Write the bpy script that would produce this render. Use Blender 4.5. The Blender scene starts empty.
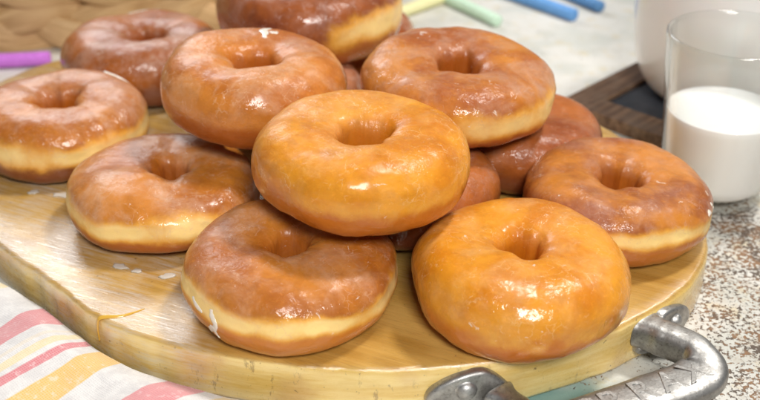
import bpy, bmesh, math, random
from mathutils import Vector, noise, Matrix
S = 0.01                                   # everything below is written in centimetres
PI = math.pi
sc = bpy.context.scene
COL = sc.collection
random.seed(4)

# ------------------------------------------------------------------ helpers
def smooth(a, b, x):
    t = max(0.0, min(1.0, (x-a)/(b-a))); return t*t*(3-2*t)
def N3(x, y, z): return noise.noise(Vector((x, y, z)))

def mesh_obj(name, verts, faces, mat, parent=None, loc=(0, 0, 0), rot=(0, 0, 0), shade=True, scale=S):
    me = bpy.data.meshes.new(name)
    me.from_pydata([(v[0]*scale, v[1]*scale, v[2]*scale) for v in verts], [], faces)
    if mat: me.materials.append(mat)
    bm = bmesh.new(); bm.from_mesh(me); bmesh.ops.recalc_face_normals(bm, faces=bm.faces[:]); bm.to_mesh(me); bm.free()
    for p in me.polygons: p.use_smooth = shade
    o = bpy.data.objects.new(name, me); COL.objects.link(o)
    o.location = Vector(loc)*S; o.rotation_euler = rot
    if parent: o.parent = parent
    return o
def tag(o, label=None, cat=None, group=None, kind=None):
    if label: o['label'] = label
    if cat: o['category'] = cat
    if group: o['group'] = group
    if kind: o['kind'] = kind
    return o
def empty(name, loc, rot=(0, 0, 0)):
    o = bpy.data.objects.new(name, None); COL.objects.link(o)
    o.location = Vector(loc)*S; o.rotation_euler = rot; o.empty_display_size = .01
    return o
def grid_faces(nu, nv, cu=True, cv=True):
    f = []
    for i in range(nu if cu else nu-1):
        for j in range(nv if cv else nv-1):
            a = i*nv+j; b = ((i+1) % nu)*nv+j
            f.append((a, b, ((i+1) % nu)*nv+(j+1) % nv, i*nv+(j+1) % nv))
    return f
def lathe(prof, n=96):
    v = []
    for i in range(n):
        a = 2*PI*i/n
        for r, z in prof: v.append((r*math.cos(a), r*math.sin(a), z))
    return v, grid_faces(n, len(prof), True, False)
def catmull(P, n, closed=False):
    out = []; m = len(P)
    for i in range(m if closed else m-1):
        g = (lambda k: P[k % m]) if closed else (lambda k: P[max(0, min(m-1, k))])
        p0, p1, p2, p3 = [Vector(g(i+k)) for k in (-1, 0, 1, 2)]
        for s in range(n):
            t = s/n
            out.append(.5*((2*p1)+(p2-p0)*t+(2*p0-5*p1+4*p2-p3)*t*t+(3*p1-p0-3*p2+p3)*t**3))
    if not closed: out.append(Vector(P[-1]))
    return out
def tube(path, sizes, ns=20, up=Vector((0, 0, 1)), ex=2.0, closed=False):
    """sweep a superellipse of half width/half height sizes[i] along path"""
    V = []; n = len(path)
    for i, p in enumerate(path):
        if closed: t = path[(i+1) % n]-path[i-1]
        else: t = path[min(n-1, i+1)]-path[max(0, i-1)]
        t.normalize(); sd = t.cross(up); sd.normalize(); u2 = sd.cross(t)
        w, h = sizes[i] if isinstance(sizes, list) else sizes
        for k in range(ns):
            a = 2*PI*k/ns; c, s = math.cos(a), math.sin(a)
            V.append(p+sd*w*math.copysign(abs(c)**(2/ex), c)+u2*h*math.copysign(abs(s)**(2/ex), s))
    F = grid_faces(n, ns, closed, True)
    if not closed:
        F.append(tuple(range(ns))); F.append(tuple((n-1)*ns+k for k in range(ns)))
    return V, F
def join(parts):
    V = []; F = []
    for v, f in parts:
        o = len(V); V += list(v); F += [tuple(k+o for k in q) for q in f]
    return V, F
def box(x0, x1, y0, y1, z0, z1):
    return ([(x0,y0,z0),(x1,y0,z0),(x1,y1,z0),(x0,y1,z0),(x0,y0,z1),(x1,y0,z1),(x1,y1,z1),(x0,y1,z1)],
            [(0,3,2,1),(4,5,6,7),(0,1,5,4),(1,2,6,5),(2,3,7,6),(3,0,4,7)])
def bevel(o, w, seg=3):
    m = o.modifiers.new('bevel', 'BEVEL'); m.width = w*S; m.segments = seg; m.limit_method = 'ANGLE'
    m.harden_normals = False

# ------------------------------------------------------------------ material helper
class M:
    def __init__(s, name):
        s.m = bpy.data.materials.new(name); s.m.use_nodes = True
        s.t = s.m.node_tree; s.p = s.t.nodes['Principled BSDF']; s.out = s.t.nodes['Material Output']
        s.tc = s.t.nodes.new('ShaderNodeTexCoord')
    def node(s, ty, **kw):
        n = s.t.nodes.new(ty)
        for k, v in kw.items(): setattr(n, k, v)
        return n
    def put(s, sock, v):
        if hasattr(v, 'is_output') or isinstance(v, bpy.types.NodeSocket): s.t.links.new(v, sock)
        elif isinstance(v, (tuple, list)) and len(v) == 3 and sock.type == 'RGBA': sock.default_value = (*v, 1)
        else: sock.default_value = v
    def set(s, **kw):
        for k, v in kw.items(): s.put(s.p.inputs[k.replace('_', ' ')], v)
    def mapping(s, loc=(0, 0, 0), scale=(1, 1, 1), rot=(0, 0, 0), src=None):
        n = s.node('ShaderNodeMapping'); s.put(n.inputs['Vector'], src or s.tc.outputs['Object'])
        n.inputs['Location'].default_value = loc; n.inputs['Scale'].default_value = scale; n.inputs['Rotation'].default_value = rot
        return n.outputs[0]
    def noise(s, scale, detail=4, rough=.55, vec=None, dist=0.0, out='Fac'):   # scale is per centimetre
        n = s.node('ShaderNodeTexNoise'); s.put(n.inputs['Vector'], vec or s.tc.outputs['Object'])
        n.inputs['Scale'].default_value = scale*100; n.inputs['Detail'].default_value = detail
        n.inputs['Roughness'].default_value = rough; n.inputs['Distortion'].default_value = dist
        return n.outputs[out]
    def voro(s, scale, vec=None, feature='F1', out='Distance'):
        n = s.node('ShaderNodeTexVoronoi', feature=feature); s.put(n.inputs['Vector'], vec or s.tc.outputs['Object'])
        n.inputs['Scale'].default_value = scale*100
        return n.outputs[out]
    def ramp(s, fac, a, b, lo=0.0, hi=1.0):
        n = s.node('ShaderNodeMapRange', interpolation_type='SMOOTHSTEP'); s.put(n.inputs['Value'], fac)
        n.inputs['From Min'].default_value = a; n.inputs['From Max'].default_value = b
        n.inputs['To Min'].default_value = lo; n.inputs['To Max'].default_value = hi
        return n.outputs['Result']
    def math(s, op, a, b=0.0, c=0.0, clamp=False):
        n = s.node('ShaderNodeMath', operation=op, use_clamp=clamp)
        s.put(n.inputs[0], a); s.put(n.inputs[1], b); s.put(n.inputs[2], c); return n.outputs[0]
    def mix(s, f, a, b, mode='MIX'):
        n = s.node('ShaderNodeMix', data_type='RGBA', blend_type=mode)
        s.put(n.inputs[0], f); s.put(n.inputs[6], a); s.put(n.inputs[7], b); return n.outputs[2]
    def bump(s, h, strength, dist, prev=None):           # dist in cm
        n = s.node('ShaderNodeBump'); s.put(n.inputs['Height'], h); n.inputs['Strength'].default_value = strength
        n.inputs['Distance'].default_value = dist*S
        if prev: s.put(n.inputs['Normal'], prev)
        return n.outputs[0]
    def attr(s, name, out='Color'):
        n = s.node('ShaderNodeAttribute', attribute_name=name); return n.outputs[out]
    def sep(s, v):
        n = s.node('ShaderNodeSeparateXYZ'); s.put(n.inputs[0], v); return n.outputs

# ------------------------------------------------------------------ camera (height and tilt of the photograph)
PITCH = math.radians(30); D = 48.0
cam_pos = Vector((0, -D*math.cos(PITCH), 1.5+D*math.sin(PITCH)))
cd = bpy.data.cameras.new('camera'); cam = bpy.data.objects.new('camera', cd); COL.objects.link(cam)
cam.location = cam_pos*S; cam.rotation_euler = (PI/2-PITCH, 0, 0)
cd.sensor_width = 36; cd.lens = 36*1030/760; cd.clip_start = .01; cd.clip_end = 50
cd.dof.use_dof = True; cd.dof.focus_distance = .425; cd.dof.aperture_fstop = 9.5
sc.camera = cam

# ------------------------------------------------------------------ tabletop
m = M('chipped_paint'); W = m.tc.outputs['Object']; X = m.sep(W)
big = m.noise(.12, 3)
side = m.ramp(X[0], .06, .19); near = m.ramp(X[1], .16, .02)
wearf = m.math('MULTIPLY', side, near)
n1 = m.noise(4.6, 6, .62, dist=.1); n2 = m.noise(.45, 3)
thr = m.math('ADD', m.math('MULTIPLY', wearf, .18), m.math('ADD', .32, m.math('MULTIPLY', m.math('SUBTRACT', n2, .5), .40)))
chip = m.ramp(m.math('SUBTRACT', thr, n1), -.03, .022)
paint = m.mix(m.ramp(m.noise(.25, 4), .42, .62), (.68, .665, .62), (.57, .575, .53))
streak = m.noise(1, 6, .7, m.mapping(scale=(.1, 1, 1)))
paint = m.mix(m.ramp(streak, .5, .75, 0, .35), paint, (.50, .49, .42))
yel = m.ramp(m.noise(.7, 6, .75), .52, .66, 0, .55)
paint = m.mix(yel, paint, (.62, .50, .28))
teal = m.math('MULTIPLY', m.ramp(m.math('ADD', X[1], m.math('MULTIPLY', m.noise(.3, 4), .03)), -.055, -.075), m.math('MULTIPLY', m.ramp(X[0], .105, .08), m.ramp(X[0], .04, .06)))
paint = m.mix(m.math('MULTIPLY', teal, .8), paint, (.10, .27, .25))
brown = m.mix(m.ramp(m.noise(1.2, 5), .4, .6), (.27, .15, .075), (.11, .08, .06))
paint = m.mix(m.math('MULTIPLY', wearf, m.ramp(m.noise(1.1, 5, .7), .45, .7, 0, .55)), paint, (.42, .32, .22))
base = m.mix(chip, paint, brown)
dark = m.ramp(m.noise(4.2, 6, .7, m.mapping(loc=(3, 1, 0))), .58, .62)
base = m.mix(m.math('MULTIPLY', dark, m.math('MULTIPLY', wearf, .85)), base, (.09, .075, .065))
m.set(Base_Color=base, Roughness=.6, Normal=m.bump(m.math('ADD', m.math('MULTIPLY', chip, -1.0), m.math('MULTIPLY', n1, .6)), .6, .05))
o = mesh_obj('tabletop', [(-90, -60, 0), (90, -60, 0), (90, 110, 0), (-90, 110, 0)], [(0, 1, 2, 3)], m.m, loc=(0, 0, -2.3))
tag(o, kind='structure')

# ------------------------------------------------------------------ serving board
OUT = [(-17.9, -1.2), (-14.4, -4.5), (-12.0, -6.9), (-9.6, -8.4), (-7.1, -9.3), (-3.2, -10.2), (0.8, -10.5), (5.2, -9.8), (9.0, -8.25), (12.3, -5.9),
       (14.3, -3.3), (15.35, -.5), (15.55, 3.5), (14.6, 7.6), (12.6, 11.1), (10.7, 14.5), (6.5, 18.6), (0, 21.6), (-8, 23.4), (-16, 23), (-21.5, 20.3), (-24.3, 15), (-24, 9), (-21.6, 3.2)]
out = catmull([(x, y, 0) for x, y in OUT], 16, True)
TH = 2.29
nb = len(out)
nrm = []
for i in range(nb):
    t = (out[(i+1) % nb]-out[i-1]).normalized(); nrm.append(Vector((t.y, -t.x, 0)))
prof = [(1.6, -TH), (.25, -TH), (.06, -TH+.08), (0, -TH+.25), (0.02, -TH*.66), (0, -TH*.33), (0, -.22), (.05, -.09), (.13, -.025), (.25, 0), (.8, 0)]
V = []
for i, p in enumerate(out):
    w = N3(p.x*.9, p.y*.9, 1.3)*.10+N3(p.x*.25, p.y*.25, 7)*.2
    for ins, z in prof:
        k = N3(p.x*1.6, p.y*1.6, z*.8)*.05
        q = p-nrm[i]*(ins+w*.6+k)
        V.append((q.x, q.y, z+(N3(p.x*1.1, p.y*1.1, 9)*.03 if -.3 < z < -.01 else 0)))
F = grid_faces(nb, len(prof), True, False)
cx, cy = -3.5, 5.5
L = len(prof)
for zside, j in ((0, L-1), (1, 0)):
    ring = [i*L+j for i in range(nb)]
    prev = ring
    for s in (.8, .6, .4, .2):
        new = []
        for i in range(nb):
            p = V[i*L+j]; V.append((cx+(p[0]-cx)*s, cy+(p[1]-cy)*s, p[2])); new.append(len(V)-1)
        for i in range(nb): F.append((prev[i], prev[(i+1) % nb], new[(i+1) % nb], new[i]))
        prev = new
    V.append((cx, cy, V[j][2])); c = len(V)-1
    for i in range(nb): F.append((prev[i], prev[(i+1) % nb], c))
m = M('board_wood'); rot = m.mapping(rot=(0, 0, math.radians(24)))
W = m.tc.outputs['Object']; X = m.sep(W)
grain = m.noise(1, 7, .62, m.mapping(scale=(.09, 1.6, 1.6), src=rot), dist=.25)
fine = m.noise(1, 5, .7, m.mapping(scale=(.6, 12, 12), src=rot))
blotch = m.noise(.28, 3)
c = m.mix(m.ramp(grain, .33, .68), (.42, .225, .042), (.57, .335, .080))
c = m.mix(m.ramp(blotch, .40, .62, 0, .55), c, (.66, .42, .12))
c = m.mix(m.ramp(fine, .52, .68, 0, .4), c, (.24, .13, .04))
# the rim wood is paler and yellower than the oiled top
sidem = m.ramp(X[2], -.0015, -.0004, 1, 0)
sg = m.noise(1, 5, .6, m.mapping(scale=(.25, .25, 2.2)))
sc_ = m.mix(m.ramp(sg, .35, .65), (.76, .50, .12), (.90, .68, .27))
sc_ = m.mix(m.ramp(m.noise(.35, 3), .5, .7, 0, .5), sc_, (.62, .36, .14))
fl = m.noise(1, 5, .75, m.mapping(scale=(2.2, 2.2, .9)))
flz = m.ramp(m.noise(.5, 2), .45, .6)
sc_ = m.mix(m.math('MULTIPLY', m.ramp(fl, .58, .64), m.math('ADD', m.math('MULTIPLY', flz, .5), .02)), sc_, (.20, .12, .05))
c = m.mix(sidem, c, sc_)
# window glare on the left of the top, painted in as whitish streaks
glare = m.math('MULTIPLY', m.ramp(X[0], -.05, -.085), m.ramp(m.noise(.5, 5, .6), .32, .6))
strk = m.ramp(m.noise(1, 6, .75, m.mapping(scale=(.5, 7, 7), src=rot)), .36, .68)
c = m.mix(m.math('MULTIPLY', m.math('MULTIPLY', glare, strk), .50), c, (.70, .70, .69))
# dark pores
por = m.ramp(m.noise(3.6, 4, .7), .64, .70, 0, .7); c = m.mix(por, c, (.15, .09, .04))
rgh = m.math('ADD', .24, m.math('MULTIPLY', strk, .14))
bh = m.math('ADD', m.math('MULTIPLY', grain, .7), m.math('MULTIPLY', fine, .5))
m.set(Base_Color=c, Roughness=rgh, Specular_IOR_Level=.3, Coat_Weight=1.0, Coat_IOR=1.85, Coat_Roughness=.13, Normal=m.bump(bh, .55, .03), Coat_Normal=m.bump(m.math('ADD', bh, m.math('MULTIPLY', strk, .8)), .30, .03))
board = empty('serving_board', (0, 0, 0))
tag(board, 'round yellow wooden serving board with cast metal handle under the donuts', 'serving board')
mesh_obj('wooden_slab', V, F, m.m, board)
# split and glossy resin drip on the rim
m = M('amber_resin'); m.set(Base_Color=(.70, .40, .05), Roughness=.2, Coat_Weight=1.0)
def board_side(px, py):
    best = min(range(nb), key=lambda i: (out[i].x-px)**2+(out[i].y-py)**2); return out[best], nrm[best]
p, n = board_side(-11.7, -7.0); tg = Vector((-n.y, n.x, 0))
pth = catmull([p-n*1.6+tg*1.1+Vector((0, 0, .0)), p-n*.7+tg*.75+Vector((0, 0, .02)), p-n*.1+tg*.12+Vector((0, 0, 0.0)), p+n*.04+Vector((0, 0, -.4)), p+n*.03-tg*.03+Vector((0, 0, -1.2))], 8)
v, f = tube(pth, [(.02+.08*math.sin(PI*min(1, i/(len(pth)-1)*.9+.05))**1.5, .035) for i in range(len(pth))], 10, up=Vector((n.x*.6, n.y*.6, .8)))
mesh_obj('resin_streak', v, f, m.m, board)

# ------------------------------------------------------------------ cast metal handle
def metal(name, tint=(.50, .49, .47)):
    m = M(name)
    a = m.noise(1.3, 6, .65); b = m.noise(9, 4, .7)
    c = m.mix(m.ramp(a, .35, .65), tuple(x*.62 for x in tint), tint)
    c = m.mix(m.ramp(b, .52, .66, 0, .55), c, (.17, .15, .13))
    m.set(Base_Color=c, Metallic=.92, Roughness=m.ramp(a, .3, .7, .52, .36), Normal=m.bump(m.math('ADD', m.math('MULTIPLY', a, 1.0), m.math('MULTIPLY', b, .35)), .7, .035))
    return m
mm = metal('cast_pewter')
g = mm.node('ShaderNodeNewGeometry'); 
h = empty('handle', (0, 0, 0)); 
h.parent = board
core = [(5.35, -9.75, -1.0), (5.5, -10.5, -1.0), (5.75, -11.4, -1.1), (5.6, -12.2, -1.25)]
# bar: starts in the left lug, swings out, runs parallel to the rim, turns sharply back into the right lug
P = [(4.6, -10.35, -1.35), (5.2, -11.2, -1.45), (5.5, -12.1, -1.4), (6.1, -12.6, -1.3), (7.3, -12.15, -1.25), (9.2, -11.3, -1.2), (11.0, -10.5, -1.15), (12.3, -9.9, -1.1), (13.0, -9.25, -1.0), (12.85, -8.35, -.9), (12.2, -7.75, -.85), (11.6, -7.3, -.85), (11.1, -6.75, -.85)]
pth = catmull(P, 10); npth = len(pth); sz = []
for i, p in enumerate(pth):
    u = i/(npth-1)
    mid = smooth(.16, .30, u)*(1-smooth(.62, .74, u))
    st_ = smooth(.0, .12, u); w = .50+.16*st_+.38*mid; hh = .50+.20*st_-.24*mid
    e = smooth(0, .05, u)*(1-smooth(.93, 1, u)); w += .25*(1-e)
    sz.append((w+N3(i*.2, 0, 0)*.04, hh+N3(i*.2, 4, 0)*.03))
v, f = tube(pth, sz, 40, ex=3.0)
mesh_obj('handle_bar', v, f, mm.m, h)
def lug(px, py, ta, tb, name, flip=1):
    """plate lying on the rim between tangent offsets; returns the screw place"""
    p, n = board_side(px, py); tg = Vector((-n.y, n.x, 0)); V = []; F = []
    oc = catmull([(-1.75, -.55, 0), (-1.5, .1, 0), (-.6, .62, 0), (.35, .82, 0), (.9, .6, 0), (1.5, .0, 0), (1.9, -.6, 0), (1.2, -.95, 0), (0, -1.05, 0), (-1.2, -.95, 0)], 6, True)
    no = len(oc)
    for ring, (s, d) in enumerate([(1.0, -.06), (1.0, .2), (.95, .3), (.84, .35), (.5, .35), (.2, .35)]):
        for q in oc:
            qx = q.x*flip
            P0 = p+tg*(qx*s+ta)+Vector((0, 0, -.98+q.y*s))
            # follow the curve of the rim
            b, bn = board_side(P0.x, P0.y)
            V.append(Vector((b.x, b.y, P0.z))+bn*(d+(.02 if ring else 0))+tg*((P0-b).dot(tg)))
    F = grid_faces(6, no, False, True); V.append(sum((V[-no+i] for i in range(no)), Vector())/no); c = len(V)-1
    for i in range(no): F.append((5*no+i, 5*no+(i+1) % no, c))
    mesh_obj('mounting_plate', V, F, mm.m, h)
    q, qn = board_side(*(p+tg*(ta+tb)).xy)
    return q, qn
def screw(q, n, z, r=.42):
    rot = n.to_track_quat('Z', 'Y').to_euler()
    pr = [(0, .30), (r*.35, .285), (r*.7, .22), (r*.95, .1), (r, 0), (r*1.25, -.02), (r*1.28, -.1)]
    v, f = lathe(pr, 32)
    o = mesh_obj('screw', v, f, screwm.m, h, loc=(q.x+n.x*.37, q.y+n.y*.37, z), rot=rot)
screwm = metal('steel_screw', (.66, .65, .63))
q, n = lug(3.55, -10.3, -.1, -.15, 'l'); screw(q, n, -.95)
q, n = lug(11.7, -6.4, .45, .35, 'r', -1); screw(q, n, -.85, .34)
# embossed letters on the flat of the bar
lm = metal('raised_pewter', (.50, .49, .47))
for ch, s, size in (('A', .0, 1.0), ('X', 1.15, 1.0), ('R', -1.2, 1.0), ('P', -2.35, 1.0), ('C', -3.5, 1.0)):
    cu = bpy.data.curves.new('letter', 'FONT'); cu.body = ch; cu.size = 1.6*S; cu.extrude = .012*S; cu.bevel_depth = .022*S; cu.bevel_resolution = 1
    cu.align_x = 'CENTER'; cu.align_y = 'CENTER'
    to = bpy.data.objects.new('letter_tmp', cu); COL.objects.link(to)
    bpy.context.view_layer.update()
    me = bpy.data.meshes.new_from_object(to.evaluated_get(bpy.context.evaluated_depsgraph_get()))
    bpy.data.objects.remove(to)
    me.materials.clear(); me.materials.append(lm.m)
    o = bpy.data.objects.new('embossed_letter', me); COL.objects.link(o); o.parent = h
    tgt = 11.25+s*1.0
    k = min((kk for kk in range(20, npth-25)), key=lambda kk: abs(pth[kk].x-tgt))
    d = (pth[k+3]-pth[k-3]); d.z = 0; d.normalize(); d = (d+Vector((.915, .403, 0))*2).normalized()
    pos = Vector((pth[k].x, pth[k].y, pth[k].z+sz[k][1]-.012)); o.location = pos*S; o.rotation_euler = (0, 0, math.atan2(d.y, d.x))
    o['label'] = 'raised letter %s on the metal handle' % ch

# ------------------------------------------------------------------ donuts
def donut_mat(seed, a, b, low, hazy=.5, hazec=(.70, .50, .40), cream=(.93, .66, .25), rough=1.0):
    m = M('glazed_dough'); off = m.mapping(loc=(seed*.37, seed*.21, seed*.53))
    at = m.node('ShaderNodeAttribute', attribute_name='bake'); s = m.node('ShaderNodeSeparateColor'); m.put(s.inputs[0], at.outputs['Color'])
    belt, hn, inn = s.outputs
    n1 = m.noise(.28, 4, .6, off, .3); n2 = m.noise(1.1, 5, .65, off, .4)
    c = m.mix(m.ramp(n1, .36, .64), a, b)
    c = m.mix(m.ramp(n2, .45, .70, 0, .30), c, tuple(x*.62 for x in a))
    c = m.mix(m.ramp(m.noise(4, 5, .7, off), .52, .72, 0, .35), c, tuple(min(1, x*1.25+.01) for x in b))
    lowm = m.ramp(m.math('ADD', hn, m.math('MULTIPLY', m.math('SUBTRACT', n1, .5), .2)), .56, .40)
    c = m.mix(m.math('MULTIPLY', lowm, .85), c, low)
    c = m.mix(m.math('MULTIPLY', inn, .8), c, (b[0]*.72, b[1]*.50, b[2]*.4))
    # edge of the belt goes through orange to cream
    bb = m.math('ADD', belt, m.math('MULTIPLY', m.math('SUBTRACT', n2, .5), .55))
    c = m.mix(m.ramp(bb, .06, .42), c, (.76, .36, .05))
    c = m.mix(m.ramp(bb, .28, .76), c, cream)
    # cloudy dried sugar glaze in thin sheets
    hz = m.noise(.42, 6, .62, m.mapping(loc=(seed*.9, 3, seed*.4)), 1.0)
    hz2 = m.noise(2.2, 5, .7, off, .6)
    hm = m.math('MULTIPLY', m.ramp(hz, .42, .66), m.math('ADD', .55, m.math('MULTIPLY', m.ramp(hz2, .4, .62), .45)))
    hm = m.math('MULTIPLY', hm, m.ramp(hn, .45, .85, .25, 1))
    hm = m.math('MULTIPLY', hm, m.math('SUBTRACT', 1.0, m.math('MULTIPLY', inn, .6)))
    c = m.mix(m.math('MULTIPLY', hm, hazy), c, hazec)
    # thin pale crackle where the dried sugar film has broken
    wob = m.node('ShaderNodeVectorMath', operation='ADD'); m.put(wob.inputs[0], off)
    wsc = m.node('ShaderNodeVectorMath', operation='SCALE'); m.put(wsc.inputs[0], m.noise(1.4, 4, .6, off, out='Color')); wsc.inputs['Scale'].default_value = .009
    m.put(wob.inputs[1], wsc.outputs[0])
    ce = m.voro(1.9, wob.outputs[0], 'DISTANCE_TO_EDGE')
    ck = m.math('MULTIPLY', m.ramp(ce, .05, .0), m.ramp(m.noise(.9, 5, .7, off), .48, .62))
    ck = m.math('MULTIPLY', ck, m.math('MULTIPLY', m.ramp(hn, .4, .6), m.math('SUBTRACT', 1.0, inn, clamp=True)))
    c = m.mix(m.math('MULTIPLY', ck, .38), c, hazec)
    # small opaque sugar patches
    sp = m.math('MULTIPLY', m.ramp(m.noise(1.6, 6, .68, m.mapping(loc=(seed*.13, seed*.77, 5)), .8), .655, .70), m.ramp(hn, .35, .55))
    c = m.mix(m.math('MULTIPLY', sp, .6), c, (.86, .76, .66))
    crk = m.noise(2.8, 8, .70, off, 1.0); fin = m.noise(7.5, 5, .7, off, .8); lump = m.noise(.75, 3, .5, off, .3)
    hgt = m.math('ADD', m.math('MULTIPLY', crk, .8), m.math('ADD', m.math('MULTIPLY', fin, .34), m.math('MULTIPLY', lump, .35)))
    nb_ = m.bump(hgt, .6, .05)
    c1 = m.noise(2.6, 2.5, .5, off, 1.6); c2 = m.noise(5.0, 1.5, .5, off, .8)
    folds = m.ramp(m.noise(.55, 3, .5, off), .38, .64, .12, 1.0)
    ch = m.math('MULTIPLY', m.math('ADD', m.math('MULTIPLY', c1, 1.0), m.math('MULTIPLY', c2, .45)), folds)
    coatn = m.bump(m.math('ADD', ch, m.math('MULTIPLY', lump, .4)), .66, .07)
    m.set(Base_Color=c, Roughness=m.math('ADD', .42, m.math('MULTIPLY', belt, .25)), Specular_IOR_Level=.15,
          Coat_Weight=m.math('SUBTRACT', m.ramp(hn, .74, .96, 1.0, .5), m.math('MULTIPLY', belt, .7), clamp=True),
          Coat_Roughness=m.math('MULTIPLY', m.math('MAXIMUM', m.ramp(hm, 0, .9, .07, .22), m.ramp(hn, .74, .94, .07, .30)), rough), Normal=nb_, Coat_Normal=coatn)
    m.p.inputs['Coat IOR'].default_value = 1.42
    m.p.inputs['Subsurface Weight'].default_value = .12
    m.p.inputs['Subsurface Radius'].default_value = (1, .35, .12)
    m.p.inputs['Subsurface Scale'].default_value = .0035
    m.p.subsurface_method = 'RANDOM_WALK'
    return m.m

def make_donut(seed, loc, R, H, hole, belts, mat, label, tilt=(0, 0), rz=0.0, nu=220, nv=110, squash=1.0, hole_off=(0, 0), belt_w=.15, belt_h=.42):
    """belts: list of (direction in degrees, half-spread, strength) where the pale belt shows"""
    V = []; colr = []; sd = seed*11.3; hole *= .93
    A = (R+hole)/2; B = (R-hole)/2
    for i in range(nu):
        th = 2*PI*i/nu; ct, st = math.cos(th), math.sin(th)
        nR = 1+.045*N3(ct*.9+sd, st*.9, 1)+.015*N3(ct*2.5+sd, st*2.5, 3)
        nH = 1+.15*N3(ct*.9+sd, st*.9, 11)+.03*N3(ct*2.2+sd, st*2.2, 15)
        nh = 1+.45*N3(ct*1.1+sd, st*1.1, 21)
        bh = belt_h+.12*N3(ct*1.2+sd, st*1.2, 31)+.03*N3(ct*5+sd, st*5, 31)
        bs = 0; vs = .78+.45*N3(ct*2.1+sd, st*2.1, 51)+.2*N3(ct*6+sd, st*6, 51)
        dg = math.degrees(th)
        for (c0, sp, stg) in belts:
            d = abs((dg-c0+180) % 360-180); bs = max(bs, stg*min(1, max(.35, vs))*(1-smooth(sp*.6, sp, d)))
        for j in range(nv):
            ph = 2*PI*j/nv; c, s = math.cos(ph), math.sin(ph)
            cx = math.copysign(abs(c)**(.90 if c > 0 else (.54 if s > 0 else .8)), c); cz = math.copysign(abs(s)**(.92 if c > 0 else .32), s)
            # flat, sat-on underside; crowned top
            if cz < 0: cz = -(1-(1-min(1, -cz))**1.35)*.94 if -cz > 0 else cz
            r = A+B*cx
            if c < 0: r = A+(A-hole*nh)*cx*(1.0-.10*max(0, s))
            else: r = A+(R*nR-A)*cx
            z = H/2*cz*nH
            # the shoulder of the belt stands in slightly
            hn = (z/(H*nH)+.5)
            if c > 0:
                g_ = math.exp(-((hn-bh)/(belt_w*.75))**2); r -= .10*g_*bs*c
            x = r*ct; y = r*st*squash
            hk = smooth(A, hole*.8, r)
            x += hole_off[0]*hk; y += hole_off[1]*hk
            q = Vector((x, y, z))
            n_ = Vector((cx*ct, cx*st, cz)).normalized()
            dsp = .17*N3(x*.3+sd, y*.3, z*.3)+.06*N3(x*.8+sd, y*.8, z*.8+5)+.022*N3(x*2.3+sd, y*2.3, z*2.3)+.010*N3(x*5+sd, y*5, z*5)
            if c < 0:                                   # pulled folds inside the hole
                w = -c; dsp += w*w*(.06*N3(ct*2.5+sd, st*2.5, z*.7)+.02*N3(ct*7+sd, st*7, z*1.5))
            q += n_*dsp
            V.append(q); 
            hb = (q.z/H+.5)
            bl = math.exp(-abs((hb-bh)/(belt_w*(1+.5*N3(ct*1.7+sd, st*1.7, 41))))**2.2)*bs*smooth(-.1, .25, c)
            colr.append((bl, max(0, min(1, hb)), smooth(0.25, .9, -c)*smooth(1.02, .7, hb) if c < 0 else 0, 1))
    o = mesh_obj('glazed_donut', V, grid_faces(nu, nv), mat, loc=loc, rot=(math.radians(tilt[0]), math.radians(tilt[1]), rz))
    ca = o.data.attributes.new('bake', 'FLOAT_COLOR', 'POINT')
    for k, cc in enumerate(colr): ca.data[k].color = cc
    tag(o, label, 'donut', 'glazed ring donuts piled on the board')
    return o

gold_a, gold_b = (.58, .185, .008), (.74, .300, .018)
tan_a, tan_b = (.38, .108, .012), (.57, .205, .027)
brn_a, brn_b = (.28, .066, .011), (.42, .122, .020)
ora = (.45, .115, .011); dko = (.20, .045, .012)
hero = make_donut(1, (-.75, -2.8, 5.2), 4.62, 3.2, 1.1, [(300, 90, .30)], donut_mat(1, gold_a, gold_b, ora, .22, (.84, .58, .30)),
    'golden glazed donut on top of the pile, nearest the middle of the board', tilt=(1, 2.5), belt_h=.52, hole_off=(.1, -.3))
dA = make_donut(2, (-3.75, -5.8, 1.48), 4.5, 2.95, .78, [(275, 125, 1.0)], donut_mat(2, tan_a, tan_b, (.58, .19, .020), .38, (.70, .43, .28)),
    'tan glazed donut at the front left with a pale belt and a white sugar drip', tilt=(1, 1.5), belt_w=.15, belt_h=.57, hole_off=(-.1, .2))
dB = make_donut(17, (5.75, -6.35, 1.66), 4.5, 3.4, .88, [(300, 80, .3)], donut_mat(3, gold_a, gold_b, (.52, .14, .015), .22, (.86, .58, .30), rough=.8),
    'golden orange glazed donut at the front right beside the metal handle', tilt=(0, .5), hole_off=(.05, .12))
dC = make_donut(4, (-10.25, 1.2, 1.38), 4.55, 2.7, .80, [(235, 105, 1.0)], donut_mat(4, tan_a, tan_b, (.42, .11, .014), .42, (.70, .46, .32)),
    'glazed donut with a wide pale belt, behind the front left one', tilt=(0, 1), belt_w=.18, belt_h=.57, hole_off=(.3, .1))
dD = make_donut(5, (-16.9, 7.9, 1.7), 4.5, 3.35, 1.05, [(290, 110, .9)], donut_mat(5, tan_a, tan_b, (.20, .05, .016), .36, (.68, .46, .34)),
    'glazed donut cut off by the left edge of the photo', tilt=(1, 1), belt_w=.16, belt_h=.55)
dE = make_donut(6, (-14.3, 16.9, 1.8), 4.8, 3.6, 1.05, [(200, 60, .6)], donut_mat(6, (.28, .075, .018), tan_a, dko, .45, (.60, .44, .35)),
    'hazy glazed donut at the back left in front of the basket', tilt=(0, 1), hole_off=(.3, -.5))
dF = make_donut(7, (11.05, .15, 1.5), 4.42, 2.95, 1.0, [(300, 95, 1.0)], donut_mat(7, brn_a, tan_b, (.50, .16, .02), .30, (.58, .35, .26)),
    'reddish brown glazed donut on the right by the glass of milk', tilt=(0, 3), belt_w=.13, belt_h=.58)
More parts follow.
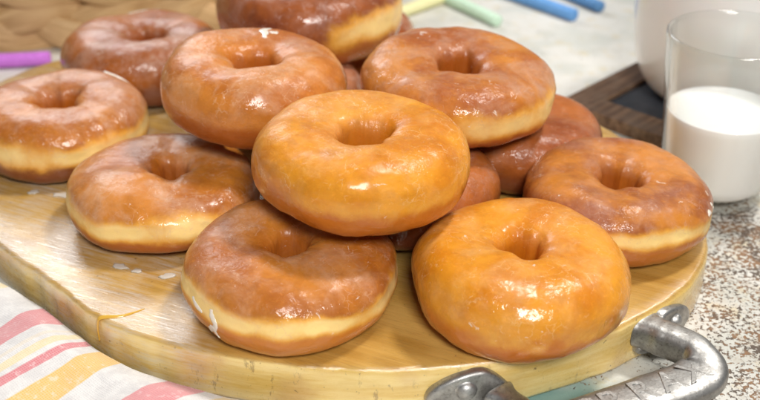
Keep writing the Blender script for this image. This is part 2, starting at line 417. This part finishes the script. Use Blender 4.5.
dG = make_donut(8, (7.3, 6.3, 1.6), 4.25, 3.1, 1.0, [], donut_mat(8, (.27, .062, .012), brn_b, dko, .26, (.52, .30, .20)),
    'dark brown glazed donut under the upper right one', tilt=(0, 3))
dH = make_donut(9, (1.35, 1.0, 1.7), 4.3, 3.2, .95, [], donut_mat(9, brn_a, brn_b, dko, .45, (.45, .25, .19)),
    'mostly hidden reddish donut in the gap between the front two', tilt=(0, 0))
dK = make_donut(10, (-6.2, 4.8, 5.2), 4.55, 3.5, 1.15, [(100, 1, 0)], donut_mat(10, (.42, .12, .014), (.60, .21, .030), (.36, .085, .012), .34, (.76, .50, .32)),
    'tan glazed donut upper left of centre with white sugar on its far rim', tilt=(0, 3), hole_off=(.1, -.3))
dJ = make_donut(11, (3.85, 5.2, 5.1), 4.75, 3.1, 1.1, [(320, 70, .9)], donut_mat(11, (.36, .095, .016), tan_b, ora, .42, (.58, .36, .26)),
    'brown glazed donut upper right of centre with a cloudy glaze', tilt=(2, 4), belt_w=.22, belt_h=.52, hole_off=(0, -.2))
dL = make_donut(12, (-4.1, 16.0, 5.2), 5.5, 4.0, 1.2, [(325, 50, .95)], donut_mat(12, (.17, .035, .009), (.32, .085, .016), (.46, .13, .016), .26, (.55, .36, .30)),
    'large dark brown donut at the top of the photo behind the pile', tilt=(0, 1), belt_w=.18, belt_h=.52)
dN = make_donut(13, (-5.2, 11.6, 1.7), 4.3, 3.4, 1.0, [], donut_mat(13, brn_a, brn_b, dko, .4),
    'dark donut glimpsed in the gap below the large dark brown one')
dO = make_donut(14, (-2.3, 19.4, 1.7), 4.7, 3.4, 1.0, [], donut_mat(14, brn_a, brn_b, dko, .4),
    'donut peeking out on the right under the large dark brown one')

# white sugar drip on the front left donut, thick glaze blobs on others (parts of their donuts)
sg = M('sugar_glaze'); sg.set(Base_Color=(.86, .76, .66), Roughness=.35, Coat_Weight=.8, Subsurface_Weight=.2); sg.p.inputs['Subsurface Scale'].default_value = .002
bpy.context.view_layer.update()
def cast(o, origin, direction):
    mi = o.matrix_world.inverted(); a = mi @ (Vector(origin)*S); b = (mi.to_3x3() @ Vector(direction)).normalized()
    ok, p, n, _ = o.ray_cast(a, b); return (p/S, n) if ok else (None, None)
def blob(o, pts, seed, name='sugar_drip', w=.14, hgt=.05):
    """a raised ribbon or patch of glaze lying on donut o; pts are outside points aimed at the ring's core"""
    P = []
    for (ang, elev) in pts:
        a = math.radians(ang); e = math.radians(elev); core = Vector((2.75*math.cos(a), 2.75*math.sin(a), 0))
        d = Vector((math.cos(a)*math.cos(e), math.sin(a)*math.cos(e), math.sin(e)))
        ok, p, n, _ = o.ray_cast((core+d*4)*S, -d)
        if ok: P.append((p/S, n))
    if len(P) < 2: return
    pc = catmull([p for p, n in P], 6); nc = catmull([n for p, n in P], 6); V = []; ns = 12; L = len(pc)
    for i, p in enumerate(pc):
        t = (pc[min(L-1, i+1)]-pc[max(0, i-1)]).normalized(); n = nc[i].normalized(); s = n.cross(t).normalized()
        u = i/(L-1); ww = w*(math.sin(PI*(.06+.88*u))**.6)*(1+.7*N3(i*.45, seed, 0))
        for k in range(ns):
            a = 2*PI*k/ns; V.append(p+s*ww*math.cos(a)+n*(hgt*math.sin(a)))
    F = grid_faces(L, ns, False, True); F.append(tuple(range(ns))); F.append(tuple((L-1)*ns+k for k in range(ns)))
    mesh_obj(name, V, F, sg.m, o)
blob(dA, [(229, 12), (230, 2), (233, -8), (232, -20), (234, -30)], 1, w=.15, hgt=.03)
blob(dA, [(232, -14), (228, -22), (227, -27)], 2, w=.15, hgt=.025)
blob(dA, [(212, 8), (216, 1), (222, -3)], 12, w=.12, hgt=.025)
blob(dK, [(80, 112), (82, 96), (86, 82), (80, 72)], 3, 'sugar_patch', w=.2, hgt=.03)
blob(dK, [(78, 90), (70, 86)], 4, 'sugar_patch', w=.15, hgt=.03)
blob(dF, [(338, 30), (341, 24)], 5, 'sugar_patch', w=.10, hgt=.03)
blob(dF, [(333, 20), (330, 25), (327, 22)], 6, 'sugar_patch', w=.12, hgt=.03)
blob(dF, [(345, 16), (343, 10)], 8, 'sugar_patch', w=.08, hgt=.03)
blob(dE, [(115, 62), (98, 60), (84, 58)], 7, 'sugar_patch', w=.2, hgt=.03)
blob(dD, [(62, 62), (50, 50), (44, 30)], 10, 'sugar_drip', w=.14, hgt=.09)

# sugar flakes fallen on the board
fk = M('dried_sugar'); fk.set(Base_Color=(.76, .68, .58), Roughness=.4, Transmission_Weight=.25, Normal=fk.bump(fk.noise(5, 4), .6, .04))
flk = [(-17.4, 3.35, .30, .2, 'white sugar flake under the donut at the left edge', 20), (-15.9, 3.05, .42, .22, 'larger white sugar flake in front of the donut at the left edge', -10),
       (-11.6, -3.35, .36, .22, 'white sugar flake on the board below the left rim of the belted donut', -20), (-10.75, -3.7, .22, .16, 'small white sugar flake between two larger ones below the belted donut', 5),
       (-9.35, -4.1, .34, .2, 'white sugar flake beside the front left donut', 12)]
for x, y, a, b, lab, r in flk:
    V = []; k = 14
    for z, s in ((0.004, 1), (.04, .95), (.055, .7)):
        for i in range(k):
            t = 2*PI*i/k; q = s*(1+.75*N3(math.cos(t)*1.9+x, math.sin(t)*1.9+y, 0)); V.append((a*q*math.cos(t), b*q*math.sin(t), z))
    F = grid_faces(3, k, False, True)+[tuple(2*k+i for i in range(k)), tuple(range(k))]
    o = mesh_obj('sugar_flake', V, F, fk.m, loc=(x, y, 0), rot=(0, 0, math.radians(r)))
    tag(o, lab, 'sugar flake', 'dried sugar flakes on the board')

# ------------------------------------------------------------------ striped cloth
EDGE = [(-27, 4.5), (-22.3, .9), (-19.2, -.9), (-17.3, -2.5), (-15.2, -4.1), (-13.3, -5.9), (-11.35, -7.7), (-9.4, -9.0), (-6.2, -10.35), (-3.5, -11.4), (0, -13.2)]
ed = catmull([(x, y, 0) for x, y in EDGE], 22); NT = 190
V = []; uv = []
for i, p in enumerate(ed):
    dr = Vector((-.64, -.77, 0))
    for j in range(NT):
        t = 17*(j/(NT-1))**1.3; q = p+dr*t
        w = q.x*.75-q.y*.66; al = q.x*.66+q.y*.75
        z = -1.28+.50*smooth(0, 1.6, t)*math.exp(-(t/5.5)**2)-.35*smooth(3, 12, t)
        z += .30*math.sin(w*.95+.5*math.sin(al*.35))*smooth(.2, 3, t)
        z += .42*N3(q.x*.22, q.y*.22, 2)*smooth(0, 2, t)+.07*N3(q.x*.8, q.y*.8, 4)+.012*N3(q.x*3.5, q.y*3.5, 4)
        z -= .55*(1-smooth(0, .35, t))
        z = max(z, -2.24)
        V.append((q.x, q.y, z)); uv.append((w, al+t*.0))
F = grid_faces(len(ed), NT, False, False)
m = M('woven_cotton')
A_ = m.node('ShaderNodeAttribute', attribute_name='weave'); sp = m.sep(A_.outputs['Vector']); w = sp[0]; al = sp[1]
wob = m.math('ADD', w, m.math('MULTIPLY', m.math('SUBTRACT', m.noise(.5, 2), .5), .12))
def band(a, b, e=.03): return m.math('MULTIPLY', m.ramp(wob, a-e, a+e), m.ramp(wob, b+e, b-e))
thr_ = m.node('ShaderNodeTexWave', wave_type='BANDS', bands_direction='X'); m.put(thr_.inputs['Vector'], A_.outputs['Vector']); thr_.inputs['Scale'].default_value = 3.2; thr_.inputs['Distortion'].default_value = 1.2; thr_.inputs['Detail'].default_value = 1
thr2 = m.node('ShaderNodeTexWave', wave_type='BANDS', bands_direction='Y'); m.put(thr2.inputs['Vector'], A_.outputs['Vector']); thr2.inputs['Scale'].default_value = 3.2; thr2.inputs['Distortion'].default_value = 1.2; thr2.inputs['Detail'].default_value = 1
wv = m.math('MULTIPLY', thr_.outputs['Fac'], thr2.outputs['Fac'])
slub = m.noise(1, 4, .7, m.mapping(scale=(1.5, 1.5, 1.5)))
white = m.mix(m.ramp(slub, .35, .65), (.64, .62, .61), (.74, .72, .70))
c = white
fadeA = m.math('ADD', .72, m.math('MULTIPLY', wv, .28))
for a, b, colc, k in ((-7.85, -6.15, (.66, .17, .19), .97), (-5.55, -5.35, (.80, .62, .36), .35), (-5.1, -4.7, (.82, .62, .22), .65), (-4.45, -4.05, (.64, .13, .16), .95), (-3.45, -2.15, (.80, .46, .06), .95),
                  (.1, 1.75, (.68, .18, .20), .97), (2.5, 3.4, (.82, .58, .2), .8), (-14, -12.8, (.66, .17, .19), .8), (-11, -10.4, (.82, .62, .22), .7)):
    c = m.mix(m.math('MULTIPLY', band(a, b), m.math('MULTIPLY', fadeA, k)), c, colc)
lt = m.ramp(m.noise(3.5, 3, .7), .55, .7, 0, .35); c = m.mix(lt, c, (.85, .80, .78))
m.set(Base_Color=c, Roughness=.9, Specular_IOR_Level=.2, Sheen_Weight=.25, Normal=m.bump(m.math('ADD', wv, m.math('MULTIPLY', slub, .8)), .5, .03))
cloth = mesh_obj('striped_cloth', V, F, m.m)
ca = cloth.data.attributes.new('weave', 'FLOAT_VECTOR', 'POINT')
for k, u in enumerate(uv): ca.data[k].vector = (u[0], u[1], 0)
sm_ = cloth.modifiers.new('thick', 'SOLIDIFY'); sm_.thickness = .08*S; sm_.offset = -1
tag(cloth, 'white cotton cloth with red and yellow stripes beside the board', 'cloth')

# ------------------------------------------------------------------ glass of milk
gl = M('clear_glass'); 
tr = gl.node('ShaderNodeBsdfTransparent'); tr.inputs[0].default_value = (.975, .985, .98, 1)
gs = gl.node('ShaderNodeBsdfGlossy'); gs.inputs['Roughness'].default_value = .02; lw = gl.node('ShaderNodeLayerWeight'); lw.inputs[0].default_value = .5; fz = gl.math('ADD', .035, gl.math('MULTIPLY', gl.math('POWER', lw.outputs['Facing'], 3.0), .95))
mx = gl.node('ShaderNodeMixShader'); gl.put(mx.inputs[0], fz); gl.put(mx.inputs[1], tr.outputs[0]); gl.put(mx.inputs[2], gs.outputs[0]); gl.put(gl.out.inputs[0], mx.outputs[0])
mk = M('milk_white'); mk.set(Base_Color=(.90, .885, .85), Roughness=.25, Subsurface_Weight=.3, Coat_Weight=.3); mk.p.inputs['Subsurface Scale'].default_value = .006; mk.p.inputs['Subsurface Radius'].default_value = (1, .9, .8)
GX, GY = 18.0, 7.3
glass = empty('milk_glass', (GX, GY, -2.3))
tag(glass, 'clear glass tumbler half full of milk at the right edge', 'glass')
def gr(z): return 2.6+.95*(z/9.5)**.9           # outer radius of the tumbler at height z
HT = 9.2
prof = [(0, .05), (gr(0)-.35, .0), (gr(0)-.08, .08)]+[(gr(z), z) for z in [.25+(HT-.35)*k/20 for k in range(21)]]+[(gr(HT)-.03, HT), (gr(HT)-.10, HT+.05), (gr(HT)-.18, HT)]
prof += [(gr(z)-.21, z) for z in [HT-.2-(HT-1.2)*k/20 for k in range(21)]]+[(gr(.8)-.5, .72), (0, .65)]
v, f = lathe(prof, 128); mesh_obj('tumbler', v, f, gl.m, glass)
ML = 5.0
prof = [(0, .62), (gr(.8)-.48, .70), (gr(1)-.19, 1.0)]+[(gr(z)-.19, z) for z in [1+(ML-1)*k/10 for k in range(1, 11)]]+[(gr(ML)-.205, ML+.07), (gr(ML)-.26, ML-.01), (gr(ML)-.5, ML-.07), (0, ML-.08)]
v, f = lathe(prof, 128); mesh_obj('milk', v, f, mk.m, glass)

# ------------------------------------------------------------------ milk jug behind the glass
jm = M('jug_glaze'); jm.set(Base_Color=(.88, .875, .85), Roughness=.22, Coat_Weight=.6, Subsurface_Weight=.1); jm.p.inputs['Subsurface Scale'].default_value = .005
jug = empty('milk_jug', (22.5, 19.6, -1.45))
tag(jug, 'large rounded white jug behind the glass of milk', 'jug')
prof = [(0, .15), (4.3, .15), (4.6, 0), (5.0, .1), (5.5, .6), (6.0, 1.6), (6.35, 3.0), (6.55, 5), (6.5, 7), (6.2, 9.5), (5.6, 12), (4.8, 14), (4.5, 15.5), (4.7, 17), (5.1, 18), (5.0, 18.15), (4.8, 18), (4.4, 17), (4.2, 15.5), (4.5, 14), (5.3, 12), (5.9, 9.5), (6.2, 7), (6.2, 5), (5.8, 2), (4.5, .8), (0, .6)]
pp = catmull([(r, 0, z) for r, z in prof], 4); v, f = lathe([(q.x, q.z) for q in pp], 96)
mesh_obj('jug_body', v, f, jm.m, jug)
pth = catmull([(5.6, 0, 13), (8.2, 0, 14.2), (9.8, 0, 11.8), (9.4, 0, 8), (7.6, 0, 5.4), (6.2, 0, 4.6)], 8)
v, f = tube(pth, (.5, .8), 16, up=Vector((0, 1, 0))); mesh_obj('jug_handle', v, f, jm.m, jug)

# ------------------------------------------------------------------ chalkboard lying on the table
ang = math.radians(45.5)
cb = empty('chalkboard', (11.3, 17.7, -2.3), (0, 0, ang))
tag(cb, 'small chalkboard with dark wooden frame lying under the jug', 'chalkboard')
fm = M('dark_frame_wood')
gn = fm.noise(1, 6, .65, fm.mapping(scale=(.15, 2.4, 2.4))); gn2 = fm.noise(.6, 3)
c = fm.mix(fm.ramp(gn, .35, .68), (.095, .048, .026), (.24, .135, .075)); fm.set(Base_Color=fm.mix(fm.ramp(gn2, .5, .7, 0, .4), c, (.23, .16, .11)), Roughness=.55, Normal=fm.bump(gn, .5, .04))
sl = M('slate'); sn = sl.noise(.6, 5); sl.set(Base_Color=sl.mix(sl.ramp(sn, .35, .7), (.022, .025, .032), (.045, .048, .058)), Roughness=.5)
LU, LV, FW, FT = 21.0, 15.0, 2.05, .85
# the long and short rails meet in mitres
def rail(a, b, c_, d):
    V = [(*a, 0), (*b, 0), (*c_, 0), (*d, 0), (*a, FT), (*b, FT), (*c_, FT), (*d, FT)]
    o = mesh_obj('frame_rail', V, box(0, 1, 0, 1, 0, 1)[1], fm.m, cb, shade=False); bevel(o, .09, 2)
g_ = .012
rail((g_, 0), (LU-g_, 0), (LU-FW-g_, -FW), (FW+g_, -FW)); rail((g_, -LV), (LU-g_, -LV), (LU-FW-g_, -LV+FW), (FW+g_, -LV+FW))
rail((0, -g_), (FW, -FW-g_), (FW, -LV+FW+g_), (0, -LV+g_)); rail((LU, -g_), (LU-FW, -FW-g_), (LU-FW, -LV+FW+g_), (LU, -LV+g_))
v, f = box(FW-.1, LU-FW+.1, -LV+FW-.1, -FW+.1, .25, .6); mesh_obj('slate_panel', v, f, sl.m, cb, shade=False)

# ------------------------------------------------------------------ chalk sticks
def chalk(p0, p1, r, colr, label):
    m = M('chalk'); n = m.noise(2.5, 5, .6); m.set(Base_Color=m.mix(m.ramp(n, .4, .7, 0, .35), colr, tuple(min(1, x*1.25+.05) for x in colr)), Roughness=.85, Normal=m.bump(n, .3, .03))
    a = Vector(p0); b = Vector(p1); L = (b-a).length
    pr = [(0, 0), (r*.55, 0), (r*.82, .03), (r*.93, .10)]+[(r*(.96+.08*k/8), .1+(L-.2)*k/8) for k in range(9)]+[(r*.98, L-.03), (r*.5, L), (0, L)]
    v, f = lathe(pr, 32)
    o = mesh_obj('chalk_stick', v, f, m.m, loc=a, rot=(b-a).normalized().to_track_quat('Z', 'Y').to_euler())
    tag(o, label, 'chalk', 'coloured chalk sticks on the table')
zc = -2.3
chalk((-22.9, 25.4, zc+.53), (-31, 24.2, zc+.56), .5, (.56, .17, .66), 'purple chalk stick lying between the basket and the board')
chalk((15.0, 34.1, zc+.5), (9.6, 40.6, zc+.52), .52, (.13, .33, .68), 'left blue chalk stick at the top of the photo')
chalk((17.4, 36.0, zc+.5), (13.2, 42.5, zc+.52), .46, (.12, .30, .60), 'right blue chalk stick, nearer the jug')
chalk((9.0, 32.9, zc+.46), (4.2, 40.2, zc+.48), .46, (.56, .76, .60), 'pale green chalk stick between the yellow and the blue ones')
chalk((1.0, 34.2, zc+.5), (7.6, 41.0, zc+.5), .48, (.80, .76, .42), 'pale yellow chalk stick behind the large dark brown donut')

# ------------------------------------------------------------------ woven basket
bk = empty('woven_basket', (-25.5, 46, -2.3)); tag(bk, 'woven straw basket behind the donuts at the top left', 'basket')
bm_ = M('seagrass'); At = bm_.node('ShaderNodeAttribute', attribute_name='fibre')
fb = bm_.noise(.01, 5, .65, bm_.mapping(scale=(.35, 5, 1), src=At.outputs['Vector'])); fb2 = bm_.noise(.25, 3)
c = bm_.mix(bm_.ramp(fb, .33, .68), (.50, .29, .12), (.74, .50, .25)); c = bm_.mix(bm_.ramp(fb2, .45, .65, 0, .5), c, (.66, .44, .22))
bm_.set(Base_Color=c, Roughness=.6, Normal=bm_.bump(fb, .6, .08))
RA, RB = 23.5, 17.6
nper = 9
for row in range(3):
    parts = []; fib = []
    zc_ = 1.9+row*3.5
    for sdx in range(3):
        path = []; n = 560
        for i in range(n):
            a = 2*PI*i/n; ph = a*nper+2*PI*sdx/3+row*1.3
            off = .42*math.sin(2*ph); rr = row*.35+off
            path.append(Vector(((RA+rr)*math.cos(a), (RB+rr)*math.sin(a), zc_+1.1*math.sin(ph))))
        v, f = tube(path, (.5, 1.2), 14, ex=2.2, closed=True); parts.append((v, f))
        for i in range(n):
            for k in range(14): fib.append((i*.28+sdx*50, k*.45 if k < 7 else (14-k)*.45, row*9.0))
    v, f = join(parts); o = mesh_obj('braided_row', v, f, bm_.m, bk)
    ca = o.data.attributes.new('fibre', 'FLOAT_VECTOR', 'POINT')
    for k, u in enumerate(fib): ca.data[k].vector = u
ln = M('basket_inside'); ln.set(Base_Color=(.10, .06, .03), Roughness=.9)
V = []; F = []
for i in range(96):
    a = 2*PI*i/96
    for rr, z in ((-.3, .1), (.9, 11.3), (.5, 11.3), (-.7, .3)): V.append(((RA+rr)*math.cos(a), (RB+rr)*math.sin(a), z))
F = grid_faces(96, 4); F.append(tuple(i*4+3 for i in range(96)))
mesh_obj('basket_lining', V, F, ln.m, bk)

# ------------------------------------------------------------------ light
w = bpy.data.worlds.new('World'); sc.world = w; w.use_nodes = True
bg = w.node_tree.nodes['Background']; bg.inputs[0].default_value = (.86, .92, 1, 1); bg.inputs[1].default_value = .16
def area(name, loc, target, sx, sy, power, colr=(1, 1, 1), spread=180):
    l = bpy.data.lights.new(name, 'AREA'); l.shape = 'RECTANGLE'; l.size = sx*S; l.size_y = sy*S; l.energy = power; l.color = colr; l.spread = math.radians(spread)
    o = bpy.data.objects.new(name, l); COL.objects.link(o); o.location = Vector(loc)*S
    o.rotation_euler = (Vector(loc)-Vector(target)).to_track_quat('Z', 'Y').to_euler()
area('window_light', (-49, 115, 76), (-5, 0, 0), 54, 50, 7.0, (.93, .96, 1))
area('key_light', (45, 30, 105), (0, 0, 0), 14, 14, 9.6, (1, .96, .90))
area('front_light', (18, -92, 88), (0, 0, 2), 36, 30, 13.5, (1, .97, .93))

sc.render.engine = 'CYCLES'
sc.view_settings.view_transform = 'Standard'; sc.view_settings.look = 'None'; sc.view_settings.exposure = 0.0; sc.view_settings.gamma = 1
sc.render.resolution_x = 1024; sc.render.resolution_y = 539
sc.cycles.max_bounces = 10; sc.cycles.transmission_bounces = 10
